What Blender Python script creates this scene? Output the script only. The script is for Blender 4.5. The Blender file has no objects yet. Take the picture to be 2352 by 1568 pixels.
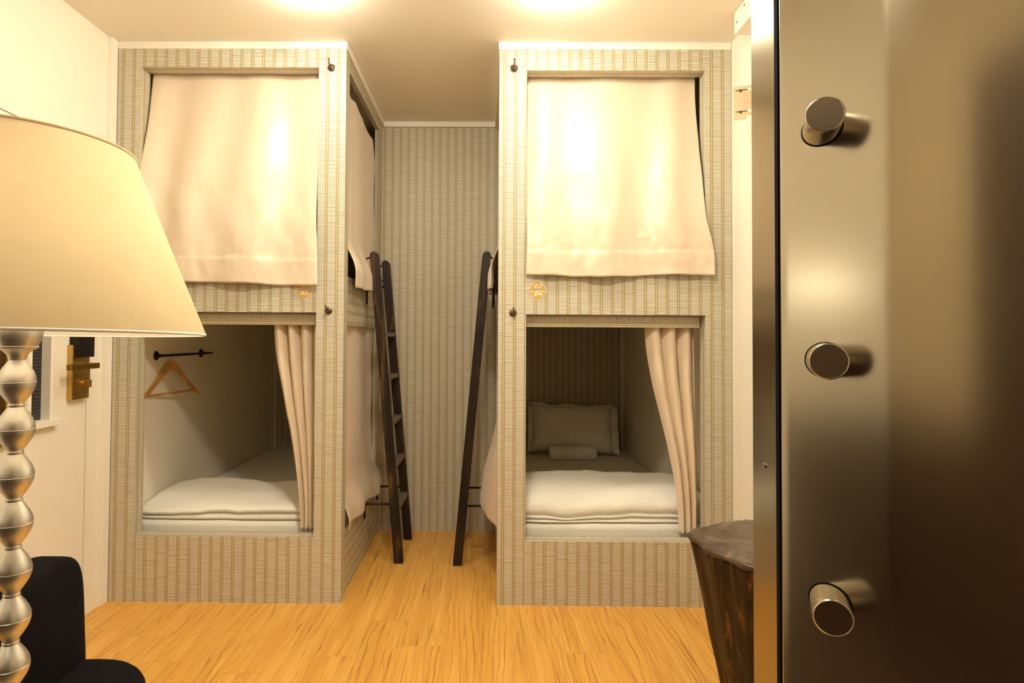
import bpy, bmesh, math, random
from mathutils import Vector, Matrix, noise
random.seed(7)
sc = bpy.context.scene
COL = sc.collection
PI = math.pi

# ------------------------------------------------------------------ tags
def tag(o, label=None, cat=None, group=None, kind=None):
    if label: o['label'] = label
    if cat: o['category'] = cat
    if group: o['group'] = group
    if kind: o['kind'] = kind
    return o

def empty(name, loc=(0, 0, 0), rz=0.0):
    o = bpy.data.objects.new(name, None)
    COL.objects.link(o)
    o.location = loc
    o.rotation_euler = (0, 0, rz)
    o.empty_display_size = 0.1
    return o

def obj(name, bm, mat, parent=None, smooth=False, label=None):
    me = bpy.data.meshes.new(name)
    bmesh.ops.recalc_face_normals(bm, faces=bm.faces)
    bm.to_mesh(me)
    bm.free()
    if smooth:
        for p in me.polygons:
            p.use_smooth = True
    me.materials.append(mat)
    o = bpy.data.objects.new(name, me)
    COL.objects.link(o)
    if parent:
        o.parent = parent
    if label:
        o['label'] = label
    return o

def soft(o, angle=40):
    """smooth shading with hard edges above an angle"""
    me = o.data
    for p in me.polygons:
        p.use_smooth = True
    me.set_sharp_from_angle(angle=math.radians(angle))
    return o

# ------------------------------------------------------------------ mesh helpers
def NB():
    bm = bmesh.new()
    bm.loops.layers.uv.new('UVMap')
    return bm

def box(bm, x0, x1, y0, y1, z0, z1, rot=False, du=0.0, bev=0.0):
    """box whose uv is in metres; u counts the stripe direction, v the thin lines"""
    uv = bm.loops.layers.uv.active
    vs = [bm.verts.new((x, y, z)) for x in (x0, x1) for y in (y0, y1) for z in (z0, z1)]
    idx = [(0, 1, 3, 2), (4, 6, 7, 5), (0, 4, 5, 1), (2, 3, 7, 6), (0, 2, 6, 4), (1, 5, 7, 3)]
    fs = []
    for f in idx:
        fs.append(bm.faces.new([vs[i] for i in f]))
    for k, f in enumerate(fs):
        for l in f.loops:
            c = l.vert.co
            if k < 2:
                a = (c.y, c.z)
            elif k < 4:
                a = (c.x, c.z)
            else:
                a = (c.y, c.x)
            if rot:
                a = (a[1], a[0])
            l[uv].uv = (a[0] + du, a[1])
    if bev > 0:
        es = list({e for f in fs for e in f.edges})
        bmesh.ops.bevel(bm, geom=es, offset=bev, segments=2, affect='EDGES', profile=0.6)
    return bm

def tube(bm, pts, r, n=10, caps=True):
    """round bar through points; r a number or a list"""
    pts = [Vector(p) for p in pts]
    rs = r if isinstance(r, (list, tuple)) else [r] * len(pts)
    rings = []
    up0 = Vector((0, 0, 1))
    prev = None
    for i, p in enumerate(pts):
        d = (pts[min(i + 1, len(pts) - 1)] - pts[max(i - 1, 0)]).normalized()
        if prev is None:
            a = up0 if abs(d.z) < 0.9 else Vector((1, 0, 0))
            s = d.cross(a).normalized()
        else:
            s = (prev - d * prev.dot(d)).normalized()
        prev = s
        t = d.cross(s)
        rings.append([bm.verts.new(p + (s * math.cos(2 * PI * k / n) + t * math.sin(2 * PI * k / n)) * rs[i]) for k in range(n)])
    for a, b in zip(rings, rings[1:]):
        for k in range(n):
            bm.faces.new((a[k], a[(k + 1) % n], b[(k + 1) % n], b[k]))
    if caps:
        bm.faces.new(rings[0][::-1])
        bm.faces.new(rings[-1])
    return bm

def lathe(bm, prof, n=48, cx=0, cy=0, cap=True):
    """profile [(r,z)] turned about the vertical through cx,cy"""
    rings = []
    for r, z in prof:
        rings.append([bm.verts.new((cx + r * math.cos(2 * PI * k / n), cy + r * math.sin(2 * PI * k / n), z)) for k in range(n)])
    for a, b in zip(rings, rings[1:]):
        for k in range(n):
            bm.faces.new((a[k], a[(k + 1) % n], b[(k + 1) % n], b[k]))
    if cap:
        bm.faces.new(rings[0][::-1])
        bm.faces.new(rings[-1])
    return bm

def prism(bm, pts, axis, a, b):
    """polygon (2-D points) extruded along axis 'x','y' or 'z' from a to b"""
    def P(p, h):
        return {'x': (h, p[0], p[1]), 'y': (p[0], h, p[1]), 'z': (p[0], p[1], h)}[axis]
    v0 = [bm.verts.new(P(p, a)) for p in pts]
    v1 = [bm.verts.new(P(p, b)) for p in pts]
    n = len(pts)
    bm.faces.new(v0)
    bm.faces.new(v1[::-1])
    for i in range(n):
        bm.faces.new((v0[i], v0[(i + 1) % n], v1[(i + 1) % n], v1[i]))
    return bm

def grid(bm, nu, nv, fn):
    vs = [[bm.verts.new(fn(i / nu, j / nv)) for i in range(nu + 1)] for j in range(nv + 1)]
    for j in range(nv):
        for i in range(nu):
            bm.faces.new((vs[j][i], vs[j][i + 1], vs[j + 1][i + 1], vs[j + 1][i]))
    return vs

def sm(a, b, x):
    t = max(0.0, min(1.0, (x - a) / (b - a)))
    return t * t * (3 - 2 * t)

def lerp(a, b, t):
    return a + (b - a) * t

def nz(x, y, z=0.0):
    return noise.noise(Vector((x, y, z)))

# ------------------------------------------------------------------ materials
class NT:
    def __init__(s, name):
        s.m = bpy.data.materials.new(name)
        s.m.use_nodes = True
        s.t = s.m.node_tree
        s.b = s.t.nodes['Principled BSDF']
    def n(s, typ, **kw):
        nd = s.t.nodes.new(typ)
        for k, v in kw.items():
            setattr(nd, k, v)
        return nd
    def l(s, a, b):
        s.t.links.new(a, b)
    def put(s, sock, v):
        if isinstance(v, (int, float)):
            sock.default_value = v
        elif isinstance(v, (tuple, list)):
            sock.default_value = v
        else:
            s.l(v, sock)
    def math(s, op, a, b=None, c=None):
        nd = s.n('ShaderNodeMath', operation=op)
        s.put(nd.inputs[0], a)
        if b is not None: s.put(nd.inputs[1], b)
        if c is not None: s.put(nd.inputs[2], c)
        return nd.outputs[0]
    def ramp(s, fac, stops):
        nd = s.n('ShaderNodeValToRGB')
        cr = nd.color_ramp
        while len(cr.elements) < len(stops):
            cr.elements.new(0.5)
        for e, (p, c) in zip(cr.elements, stops):
            e.position = p
            e.color = (*c, 1) if len(c) == 3 else c
        s.put(nd.inputs[0], fac)
        return nd.outputs[0]
    def mix(s, fac, a, b, mode='MIX'):
        nd = s.n('ShaderNodeMix', data_type='RGBA', blend_type=mode)
        s.put(nd.inputs[0], fac)
        for k, v in ((6, a), (7, b)):
            if isinstance(v, tuple) and len(v) == 3: v = (*v, 1)
            s.put(nd.inputs[k], v)
        return nd.outputs[2]
    def noise(s, vec, scale, detail=3, rough=0.5, dist=0.0):
        nd = s.n('ShaderNodeTexNoise')
        nd.inputs['Scale'].default_value = scale
        nd.inputs['Detail'].default_value = detail
        nd.inputs['Roughness'].default_value = rough
        nd.inputs['Distortion'].default_value = dist
        if vec is not None: s.l(vec, nd.inputs['Vector'])
        return nd.outputs[0]
    def coord(s, kind='Object', scale=None):
        tc = s.n('ShaderNodeTexCoord')
        o = tc.outputs[kind]
        if scale:
            mp = s.n('ShaderNodeMapping')
            mp.inputs['Scale'].default_value = scale
            s.l(o, mp.inputs['Vector'])
            o = mp.outputs[0]
        return o
    def geo(s, scale=None):
        o = s.n('ShaderNodeNewGeometry').outputs['Position']
        if scale:
            mp = s.n('ShaderNodeMapping')
            mp.inputs['Scale'].default_value = scale
            s.l(o, mp.inputs['Vector'])
            o = mp.outputs[0]
        return o
    def bump(s, h, strength=0.3, dist=0.01):
        nd = s.n('ShaderNodeBump')
        nd.inputs['Strength'].default_value = strength
        nd.inputs['Distance'].default_value = dist
        s.l(h, nd.inputs['Height'])
        s.l(nd.outputs[0], s.b.inputs['Normal'])
    def set(s, **kw):
        for k, v in kw.items():
            key = {'color': 'Base Color', 'rough': 'Roughness', 'metal': 'Metallic', 'spec': 'Specular IOR Level',
                   'sheen': 'Sheen Weight', 'coat': 'Coat Weight', 'aniso': 'Anisotropic', 'trans': 'Transmission Weight',
                   'sub': 'Subsurface Weight'}[k]
            if isinstance(v, tuple) and len(v) == 3: v = (*v, 1)
            s.put(s.b.inputs[key], v)
        return s

def plain(name, color, rough=0.5, metal=0.0, spec=0.5, var=0.06, vscale=6.0):
    t = NT(name)
    c2 = tuple(max(0, c * (1 - var)) for c in color)
    c = t.mix(t.noise(t.coord(), vscale, 4), c2, tuple(min(1, c * (1 + var * .4)) for c in color))
    t.set(color=c, rough=rough, metal=metal, spec=spec)
    return t.m

def wallpaper():
    t = NT('bamboo_wallpaper')
    uv = t.coord('UV')
    sep = t.n('ShaderNodeSeparateXYZ')
    t.l(uv, sep.inputs[0])
    u, v = sep.outputs[0], sep.outputs[1]
    a = t.math('FRACT', t.math('DIVIDE', u, 0.0478))
    def line(x, c, h, s):
        d = t.math('ABSOLUTE', t.math('SUBTRACT', x, c))
        mr = t.n('ShaderNodeMapRange', interpolation_type='SMOOTHSTEP')
        t.put(mr.inputs[0], d)
        mr.inputs[1].default_value = h - s
        mr.inputs[2].default_value = h + s
        mr.inputs[3].default_value = 1
        mr.inputs[4].default_value = 0
        return mr.outputs[0]
    pair = t.math('MAXIMUM', line(a, .405, .044, .02), line(a, .595, .044, .02))
    # thin lines: a little uneven in spacing and weight, and broken by each strip of bamboo
    cell = t.math('FLOOR', t.math('DIVIDE', t.math('ADD', u, 0.024), 0.0478))
    cx = t.n('ShaderNodeCombineXYZ')
    t.l(t.math('MULTIPLY', cell, 7.3), cx.inputs[0])
    t.l(t.math('MULTIPLY', v, 60.0), cx.inputs[1])
    n1 = t.noise(cx.outputs[0], 1.0, 2)
    b = t.math('FRACT', t.math('ADD', t.math('DIVIDE', v, 0.0056), t.math('MULTIPLY', n1, 1.6)))
    cx2 = t.n('ShaderNodeCombineXYZ')
    t.l(t.math('MULTIPLY', u, 30.0), cx2.inputs[0])
    t.l(t.math('MULTIPLY', v, 150.0), cx2.inputs[1])
    n2 = t.noise(cx2.outputs[0], 1.0, 2)
    thin = line(b, .5, .19, .10)
    thin = t.math('MULTIPLY', thin, t.math('ADD', 0.55, t.math('MULTIPLY', n2, 0.6)))
    n3 = t.noise(t.geo((3, 3, 3)), 1.0, 2)
    base = t.mix(n3, (.68, .64, .52), (.74, .70, .575))
    c = t.mix(thin, base, (.19, .155, .09))
    gold = t.mix(t.math('MULTIPLY', thin, 0.55), (.37, .26, .08), (.22, .155, .05))
    c = t.mix(t.math('MULTIPLY', pair, .92), c, gold)
    t.set(color=c, rough=.42, spec=.35)
    t.bump(t.math('SUBTRACT', 1.0, thin), 0.25, 0.001)
    return t.m

def floor_mat():
    t = NT('oak_laminate')
    p = t.geo()
    sep = t.n('ShaderNodeSeparateXYZ'); t.l(p, sep.inputs[0])
    x, y = sep.outputs[0], sep.outputs[1]
    px = t.math('DIVIDE', x, 0.152)
    row = t.math('FLOOR', px)
    wn = t.n('ShaderNodeTexWhiteNoise', noise_dimensions='1D'); t.l(row, wn.inputs['W'])
    py = t.math('ADD', t.math('DIVIDE', y, 0.92), t.math('MULTIPLY', wn.outputs[0], 5.0))
    pl = t.math('FLOOR', py)
    c2 = t.n('ShaderNodeCombineXYZ'); t.l(row, c2.inputs[0]); t.l(pl, c2.inputs[1])
    wn2 = t.n('ShaderNodeTexWhiteNoise', noise_dimensions='2D'); t.l(c2.outputs[0], wn2.inputs['Vector'])
    r = wn2.outputs[0]
    # plank-local coordinates, shifted per plank
    cc = t.n('ShaderNodeCombineXYZ')
    t.l(t.math('ADD', x, t.math('MULTIPLY', r, 31.0)), cc.inputs[0])
    t.l(t.math('ADD', y, t.math('MULTIPLY', r, 17.0)), cc.inputs[1])
    def mp(sx, sy):
        m = t.n('ShaderNodeMapping'); m.inputs['Scale'].default_value = (sx, sy, 1)
        t.l(cc.outputs[0], m.inputs['Vector']); return m.outputs[0]
    warp = t.noise(mp(5, .9), 1.0, 3, .55)
    wv = t.math('ADD', t.math('MULTIPLY', t.math('ADD', x, t.math('MULTIPLY', r, 31.0)), 34.0), t.math('MULTIPLY', warp, 7.0))
    rings = t.math('ABSOLUTE', t.math('SUBTRACT', t.math('FRACT', wv), .5))
    fine = t.noise(mp(230, 4.5), 1.0, 4, .65)
    mid = t.noise(mp(26, 1.3), 1.0, 4, .6, .6)
    streak = t.ramp(t.noise(mp(120, 3.2), 1.0, 4, .65, .6), [(0, (0, 0, 0)), (.60, (0, 0, 0)), (.68, (1, 1, 1))])
    c = t.ramp(mid, [(.25, (.62, .30, .055)), (.5, (.77, .415, .085)), (.75, (.86, .51, .14))])
    c = t.mix(t.math('MULTIPLY', t.ramp(fine, [(.35, (0, 0, 0)), (.7, (1, 1, 1))]), .5), c, (.50, .22, .03))
    ring = t.ramp(rings, [(0, (1, 1, 1)), (.11, (0, 0, 0)), (1, (0, 0, 0))])
    rm = t.math('MULTIPLY', ring, t.ramp(t.noise(mp(9, 1.1), 1.0, 3), [(.42, (0, 0, 0)), (.6, (1, 1, 1))]))
    c = t.mix(t.math('MULTIPLY', rm, .7), c, (.30, .125, .02))
    c = t.mix(t.math('MULTIPLY', streak, .8), c, (.24, .10, .018))
    fx = t.math('FRACT', px)
    seam = t.math('LESS_THAN', t.math('MINIMUM', fx, t.math('SUBTRACT', 1.0, fx)), .006)
    fy = t.math('FRACT', py)
    seamy = t.math('LESS_THAN', fy, .0018)
    c = t.mix(t.math('MULTIPLY', t.math('MAXIMUM', seam, seamy), .5), c, (.22, .10, .02))
    t.set(color=c, rough=.38, spec=.4)
    t.bump(t.math('SUBTRACT', 1.0, t.math('MAXIMUM', streak, rm)), .15, .002)
    return t.m

def satin(name, color):
    t = NT(name)
    wv = t.noise(t.geo((400, 400, 60)), 1.0, 2)
    c = t.mix(t.math('MULTIPLY', wv, .25), color, tuple(k * .82 for k in color))
    t.set(color=c, rough=.34, spec=.42, sheen=.2)
    t.b.inputs['Sheen Roughness'].default_value = .4
    t.bump(t.noise(t.geo((18, 18, 9)), 1.0, 3), .12, .02)
    return t.m

def linen(name, color):
    t = NT(name)
    n = t.noise(t.geo((9, 9, 9)), 1.0, 4)
    c = t.mix(n, color, tuple(k * .95 for k in color))
    t.set(color=c, rough=.8, spec=.2, sheen=.2)
    t.bump(t.noise(t.geo((30, 14, 24)), 1.0, 4, .55, .8), .18, .02)
    return t.m

def steel(name, color, rough, vertical=True, streak=.05):
    t = NT(name)
    s = (260, 260, 4) if vertical else (6, 6, 300)
    n = t.noise(t.geo(s), 1.0, 3)
    big = t.noise(t.geo((5, 5, 5)), 1.0, 3)
    r = t.math('ADD', rough - streak / 2, t.math('ADD', t.math('MULTIPLY', n, streak), t.math('MULTIPLY', big, .05)))
    c = t.mix(big, color, tuple(k * .88 for k in color))
    t.set(color=c, rough=r, metal=1.0)
    return t.m

def dark_wood(name, c0, c1, c2, rough=.35, vert=True, sc_=1.0, spec=.3):
    t = NT(name)
    s = (22 * sc_, 22 * sc_, 3 * sc_) if vert else (9 * sc_, 9 * sc_, 9 * sc_)
    n = t.noise(t.geo(s), 1.0, 5, .6, .8)
    c = t.ramp(n, [(.34, c0), (.56, c1), (.74, c2)])
    f = t.noise(t.geo((120, 120, 8)), 1.0, 3)
    c = t.mix(t.math('MULTIPLY', f, .5), c, c0)
    t.set(color=c, rough=rough, spec=spec)
    t.bump(n, .35, .01)
    return t.m

M = {}
M['paper'] = wallpaper()
M['floor'] = floor_mat()
M['wall'] = plain('cream_wall_paint', (.84, .80, .70), .6, var=.04, vscale=2)
M['inner'] = plain('cream_inner_board', (.86, .81, .67), .55, var=.05, vscale=3)
M['ceil'] = plain('ceiling_paint', (.88, .84, .74), .75, var=.03, vscale=2)
M['trim'] = plain('white_gloss_trim', (.86, .82, .73), .35, var=.03)
M['door'] = plain('cream_door_paint', (.84, .795, .69), .45, var=.04, vscale=3)
M['gapdark'] = plain('dark_gap', (.10, .055, .02), .8)
M['satin'] = satin('champagne_satin', (.76, .64, .49))
M['linen'] = linen('white_linen', (.90, .87, .80))
M['sheet'] = linen('white_sheet', (.80, .77, .70))
M['pillow'] = linen('pillow_cotton', (.86, .83, .73))
M['towel'] = linen('towel_cotton', (.92, .88, .82))
M['iron'] = plain('black_iron', (.025, .02, .018), .5, .7)
M['bronze'] = plain('aged_bronze', (.16, .10, .07), .38, .85, var=.3, vscale=60)
M['ladder'] = dark_wood('burnt_wood', (.010, .006, .005), (.026, .013, .007), (.17, .075, .016), .5)
M['rung'] = plain('dull_rung_metal', (.18, .14, .10), .55, .3)
M['stump_top'] = dark_wood('lacquered_wood_top', (.045, .030, .020), (.12, .085, .058), (.25, .18, .125), .25, False, 1.0)
M['stump'] = dark_wood('stained_bark', (.005, .003, .002), (.020, .009, .004), (.26, .095, .018), .42, True, 1.5, .3)
M['black'] = plain('black_upholstery', (.006, .005, .006), .9, spec=.1, var=.3, vscale=40)
M['satin_metal'] = steel('brushed_lamp_metal', (.76, .74, .70), .36, False, .04)
M['steel'] = steel('brushed_steel', (.62, .56, .44), .165, True, .0)
M['steel_edge'] = steel('brushed_edge_steel', (.42, .38, .30), .12, True, .08)
M['peg'] = steel('turned_peg_steel', (.60, .54, .45), .16, False, .05)
M['cap'] = steel('polished_cap', (.55, .49, .40), .12, True, .02)
M['brass'] = steel('old_brass', (.62, .42, .13), .30, False, .08)
M['pine'] = dark_wood('hanger_beech', (.42, .20, .045), (.60, .31, .075), (.70, .40, .12), .4)
M['gold'] = plain('gold_print', (.63, .37, .06), .45, .0)
M['white'] = plain('white_print', (.85, .83, .76), .5)
M['blue'] = plain('blue_tape', (.05, .22, .6), .5)
M['chrome'] = plain('chrome_wire', (.6, .58, .55), .2, 1.0)
M['hinge'] = plain('painted_hinge', (.62, .47, .30), .4, .4)
M['brown'] = plain('dark_picture', (.07, .035, .015), .4, var=.4)
M['gilt'] = plain('gilt_frame', (.40, .22, .04), .35, .7, var=.5, vscale=90)
M['added_dark'] = plain('added_dark_board', (.055, .028, .012), .5, var=.3)  # dark tone of the boards added for the steel to reflect
M['added_floor'] = plain('added_floor_dark', (.06, .034, .018), .5, var=.3)  # dark tone of the floor piece added for the same reflection
M['behind'] = plain('brown_hall_wall', (.62, .52, .36), .6)

def glass_grid():
    t = NT('wired_glass')
    sep = t.n('ShaderNodeSeparateXYZ'); t.l(t.geo(), sep.inputs[0])
    def g(x, p):
        f = t.math('ABSOLUTE', t.math('SUBTRACT', t.math('FRACT', t.math('DIVIDE', x, p)), .5))
        return t.math('GREATER_THAN', f, .46)
    m = t.math('MAXIMUM', g(sep.outputs[1], .013), g(sep.outputs[2], .013))
    t.set(color=t.mix(m, (.012, .011, .014), (.12, .11, .12)), rough=.15, spec=.5)
    return t.m
M['wired'] = glass_grid()

def shade_mat(name='parchment_shade', white=False):
    t = NT(name)
    n = t.noise(t.geo((9, 9, 9)), 1.0, 5, .6)
    f = t.noise(t.geo((60, 60, 40)), 1.0, 3)
    c = t.mix(n, (.80, .69, .47), (.72, .57, .33))
    c = t.mix(t.math('MULTIPLY', f, .3), c, (.86, .76, .56))
    if white: c = t.mix(n, (.93, .91, .86), (.90, .88, .82))
    t.set(color=c, rough=.75, spec=.2)
    tr = t.n('ShaderNodeBsdfTranslucent')
    t.l(c, tr.inputs[0])
    mx = t.n('ShaderNodeMixShader'); mx.inputs[0].default_value = .42
    out = t.t.nodes['Material Output']
    t.l(t.b.outputs[0], mx.inputs[1]); t.l(tr.outputs[0], mx.inputs[2])
    t.l(mx.outputs[0], out.inputs[0])
    return t.m
M['shade'] = shade_mat()
M['lining'] = shade_mat('white_lining', True)
M['shade_in'] = plain('shade_lining', (.90, .87, .80), .8)

def glow(name, color, strength):
    t = NT(name)
    t.set(color=(.9, .9, .88))
    t.b.inputs['Emission Color'].default_value = (*color, 1)
    t.b.inputs['Emission Strength'].default_value = strength
    return t.m
WARM = (1.0, .915, .735)
M['globe'] = glow('opal_lamp_glass', WARM, 58.0)
M['tube'] = glow('added_tube_glow', WARM, 5.0)  # glow of the added wall tube
M['fill_dim'] = glow('added_fill_glow_dim', WARM, 25.0)  # glow of the added lamp behind the camera
M['fill_mid'] = glow('added_fill_glow', WARM, 74.0)  # glow of the added fill lamp
M['bulb'] = glow('warm_bulb', (1.0, .86, .62), 18.0)

# ------------------------------------------------------------------ dimensions
XL, XR = -1.644, 1.0726          # room side walls
BL, BR = -.6167, .0572           # aisle faces of the two bunks
ZC, H = 2.4174, 2.45             # cornice underside, ceiling
YA, YB, YF = 1.0, 2.03, -3.75    # aisle end wall, head wall of bunks, wall behind the camera

# ------------------------------------------------------------------ setting
def struct(name, bm, mat, parent=None, smooth=False):
    o = obj(name, bm, mat, parent, smooth)
    if parent is None:
        o['kind'] = 'structure'
    return o

bm = NB(); box(bm, XL - .1, XR + .1, YF - .1, YB + .1, -.08, 0); struct('floor', bm, M['floor'])
bm = NB(); box(bm, XL - .1, XR + .1, YF - .1, YB + .1, H, H + .08); struct('ceiling', bm, M['ceil'])
# left wall with the door opening  y -.90..-.14, z 0..1.92
DY0, DY1, DZ = -.90, -.14, 1.92
bm = NB()
box(bm, XL - .1, XL, YF - .1, DY0, 0, H)
box(bm, XL - .1, XL, DY1, YB + .1, 0, H)
box(bm, XL - .1, XL, DY0, DY1, DZ, H)
struct('wall_left', bm, M['wall'])
bm = NB(); box(bm, XR, XR + .1, YF - .1, YB + .1, 0, H); struct('wall_right', bm, M['wall'])
bm = NB(); box(bm, XL, XR, YB, YB + .1, 0, H); struct('wall_back', bm, M['paper'])
bm = NB(); box(bm, BL - .03, BR + .03, YA, YA + .05, 0, H, du=.012); struct('wall_aisle', bm, M['paper'])
bm = NB(); box(bm, XL, XR, YF - .1, YF, 0, H); struct('wall_front', bm, M['behind'])
bm = NB(); box(bm, XL, XL + .03, YF, -2.45, 0, .86); struct('trim_7', bm, M['added_dark'])  # added out of view, gives the steel a dark lower reflection
bm = NB(); box(bm, XL + .03, XR, YF, YF + .03, 0, .86); struct('trim_8', bm, M['added_dark'])  # its added counterpart along the wall behind the camera
bm = NB(); box(bm, -.62, .62, YF, YF + .04, 0, 2.1); struct('added_board_tall', bm, M['added_dark'])  # added dark board behind the camera, mirrored in the panel's right side
bm = NB(); box(bm, XL + .03, XR, YF + .03, -2.05, 0, .004); struct('added_dark_floor', bm, M['added_floor'])  # added dark floor out of view, keeps bright wood out of the steel
# cornices
def corn(k, *a):
    bm = NB(); box(bm, *a, bev=.0015); struct('trim_%d' % k, bm, M['trim'])
corn(1, XL + .018, BL + .003, -.004, .014, ZC, H)
corn(2, BL - .014, BL + .003, .014, YA, ZC + .002, H)
corn(3, BL + .003, BR - .003, YA - .014, YA, ZC + .001, H)
corn(4, BR - .003, BR + .014, .014, YA, ZC + .002, H)
corn(5, BR - .003, XR - .002, -.004, .014, ZC, H)
corn(6, XL, XL + .018, -.046, -.002, 0, H)

# door in the left wall
d1 = empty('door_1', (XL, (DY0 + DY1) / 2, 0)); d1['kind'] = 'structure'
def dpart(name, bm, mat, parent=d1, smooth=False, label=None):
    bmesh.ops.translate(bm, verts=bm.verts, vec=-d1.location)
    o = obj(name, bm, mat, parent, smooth, label)
    return o
bm = NB(); box(bm, XL - .09, XL - .05, DY0, DY1, 0, DZ); dpart('jamb', bm, M['gapdark'])
W0, W1, WZ0, WZ1 = -.462, -.368, .835, 1.45        # slit of glass
bm = NB()
box(bm, XL - .045, XL - .002, DY0 + .004, W0, .006, DZ - .004)
box(bm, XL - .045, XL - .002, W1, DY1 - .004, .006, DZ - .004)
box(bm, XL - .045, XL - .002, W0, W1, .006, WZ0)
box(bm, XL - .045, XL - .002, W0, W1, WZ1, DZ - .004)
leaf = dpart('door_leaf', bm, M['door'])
bm = NB(); box(bm, XL - .030, XL - .024, W0, W1, WZ0, WZ1); gl = dpart('glass_slit', bm, M['wired'], label='dark wired glass slit')
bm = NB(); box(bm, XL - .0235, XL - .0195, W0 + .004, W0 + .03, WZ0 + .004, WZ0 + .035); tp = dpart('blue_tape', bm, M['blue'], gl, label='blue sticker at the foot of the glass')
bm = NB()
box(bm, XL - .002, XL + .012, W0 - .018, W0, WZ0 - .03, WZ1 + .02, bev=.002)
box(bm, XL - .002, XL + .012, W1, W1 + .018, WZ0, WZ1 + .02, bev=.002)
box(bm, XL - .002, XL + .012, W0, W1, WZ1, WZ1 + .02, bev=.002)
box(bm, XL - .002, XL + .024, W0 - .03, W1 + .04, WZ0 - .024, WZ0, bev=.002)
fr = dpart('glazing_frame', bm, M['door'])
bm = NB(); box(bm, XL - .002, XL + .022, -.262, -.160, .897, 1.114, bev=.002)
lk = dpart('lock_plate', bm, M['brass'], label='brass lock plate')
bm = NB(); box(bm, XL - .002, XL + .036, -.250, -.150, 1.064, 1.30, bev=.004)
lb = dpart('lock_housing', bm, M['iron'], label='black lock housing above the brass plate')
bm = NB()
tube(bm, [(XL + .02, -.185, 1.030), (XL + .062, -.185, 1.030)], .010, 14)
box(bm, XL + .052, XL + .072, -.345, -.168, 1.018, 1.042, bev=.005)
lv = dpart('lever_handle', bm, M['brass'], label='brass lever handle')
bm = NB()
tube(bm, [(XL + .02, -.192, .958), (XL + .032, -.192, .958)], .013, 16)
box(bm, XL + .030, XL + .050, -.199, -.185, .942, .974, bev=.004)
tt = dpart('thumb_turn', bm, M['brass'], label='brass thumb turn')
bm = NB(); box(bm, XL - .004, XL + .004, -.139, -.128, .945, 1.025, bev=.001)
dpart('strike_plate', bm, M['bronze'])
bm = NB()
for z in (.907,):
    for y in (-.252, -.170):
        tube(bm, [(XL + .0215, y, z), (XL + .0235, y, z)], .004, 10)
dpart('screw', bm, M['brass'], lk)

# door leaf standing ajar at the right wall, with its hinge
th = math.radians(20)
d2 = empty('door_2', (XR - .004, -.30, 0)); d2['kind'] = 'structure'
def d2p(name, bm, mat, parent=d2):
    bmesh.ops.translate(bm, verts=bm.verts, vec=-d2.location)
    return obj(name, bm, mat, parent)
bm = NB(); box(bm, XR - .010, XR, -1.20, -.115, .0, 2.36, bev=.002); d2p('door_casing', bm, M['trim'])
bm = NB(); box(bm, .998, 1.036, -1.14, -.372, .012, 2.30, bev=.002); d2p('door_leaf', bm, M['trim'])
hinge = empty('hinge'); hinge.parent = d2; hinge.empty_display_size = .02
HM = Matrix.Translation((.944, -.336, 0)) @ Matrix.Rotation(-th, 4, 'Z')
def hp(name, mat, *boxes):
    bm = NB()
    for b in boxes: box(bm, *b)
    bmesh.ops.transform(bm, matrix=HM, verts=bm.verts)
    return d2p(name, bm, mat, hinge)
hp('hinge_plate', M['hinge'], (0, .072, 0, .003, 2.002, 2.114))
hp('hinge_lip', M['hinge'], (0, .046, -.001, .004, 1.988, 2.002))
for z in (2.017, 2.099):
    hp('slot', M['gapdark'], (.007, .050, -.0008, .0005, z - .0018, z + .0018), (.020, .030, -.0014, .0005, z - .007, z + .003))
    hp('pin', M['white'], (.049, .072, -.0008, .0005, z - .0045, z + .0045))
# small white box high up beside it
bm = NB(); box(bm, .985, XR, -.62, -.245, 2.36, H - .001, bev=.003)
cb = tag(obj('cable_box', bm, M['trim']), 'small white box under the ceiling at the steel edge', 'box')
for y in (-.27, -.34):
    bm = NB(); tube(bm, [(.9855, y, 2.40 + (.03 if y < -.3 else 0)), (.9835, y, 2.40 + (.03 if y < -.3 else 0))], .004, 10)
    obj('screw', bm, M['bronze'], cb)

# ------------------------------------------------------------------ bunk beds
def text_mesh(body, size, name, thick=.0006, shear=.28, off=.0):
    cu = bpy.data.curves.new(name, 'FONT')
    cu.body = body; cu.size = size; cu.shear = shear
    cu.align_x = 'CENTER'; cu.align_y = 'CENTER'
    cu.extrude = thick; cu.offset = off
    cu.space_character = 1.12
    ob = bpy.data.objects.new(name, cu); COL.objects.link(ob)
    dg = bpy.context.evaluated_depsgraph_get()
    me = bpy.data.meshes.new_from_object(ob.evaluated_get(dg))
    bpy.data.objects.remove(ob)
    return me

def tri_pts(cx, zb, zt, hw):
    return [(cx - hw, zb), (cx + hw, zb), (cx, zt)]

def number_sign(parent, cx, zb, zt, hw, body, first):
    s = 1 if zt > zb else -1
    bm = NB(); prism(bm, tri_pts(cx, zb, zt, hw), 'y', -.0032, -.001)
    g = obj('number_sign', bm, M['gold'], parent, label='gold triangle sign reading ' + body)
    bm = NB(); prism(bm, tri_pts(cx, zb - s * .0022, zt + s * .0034, hw + .005), 'y', -.0024, .0)
    obj('sign_border', bm, M['white'], g)
    me = text_mesh(body, .027, 'digits', off=.0006)
    me.materials.clear(); me.materials.append(M['white'])
    t = bpy.data.objects.new('digits', me); COL.objects.link(t)
    t.parent = g
    t.location = (cx, -.0038, zb + (zt - zb) * .30)
    t.rotation_euler = (PI / 2, 0, 0)
    t.scale = (1.12, .92, 1)
    return g

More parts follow.
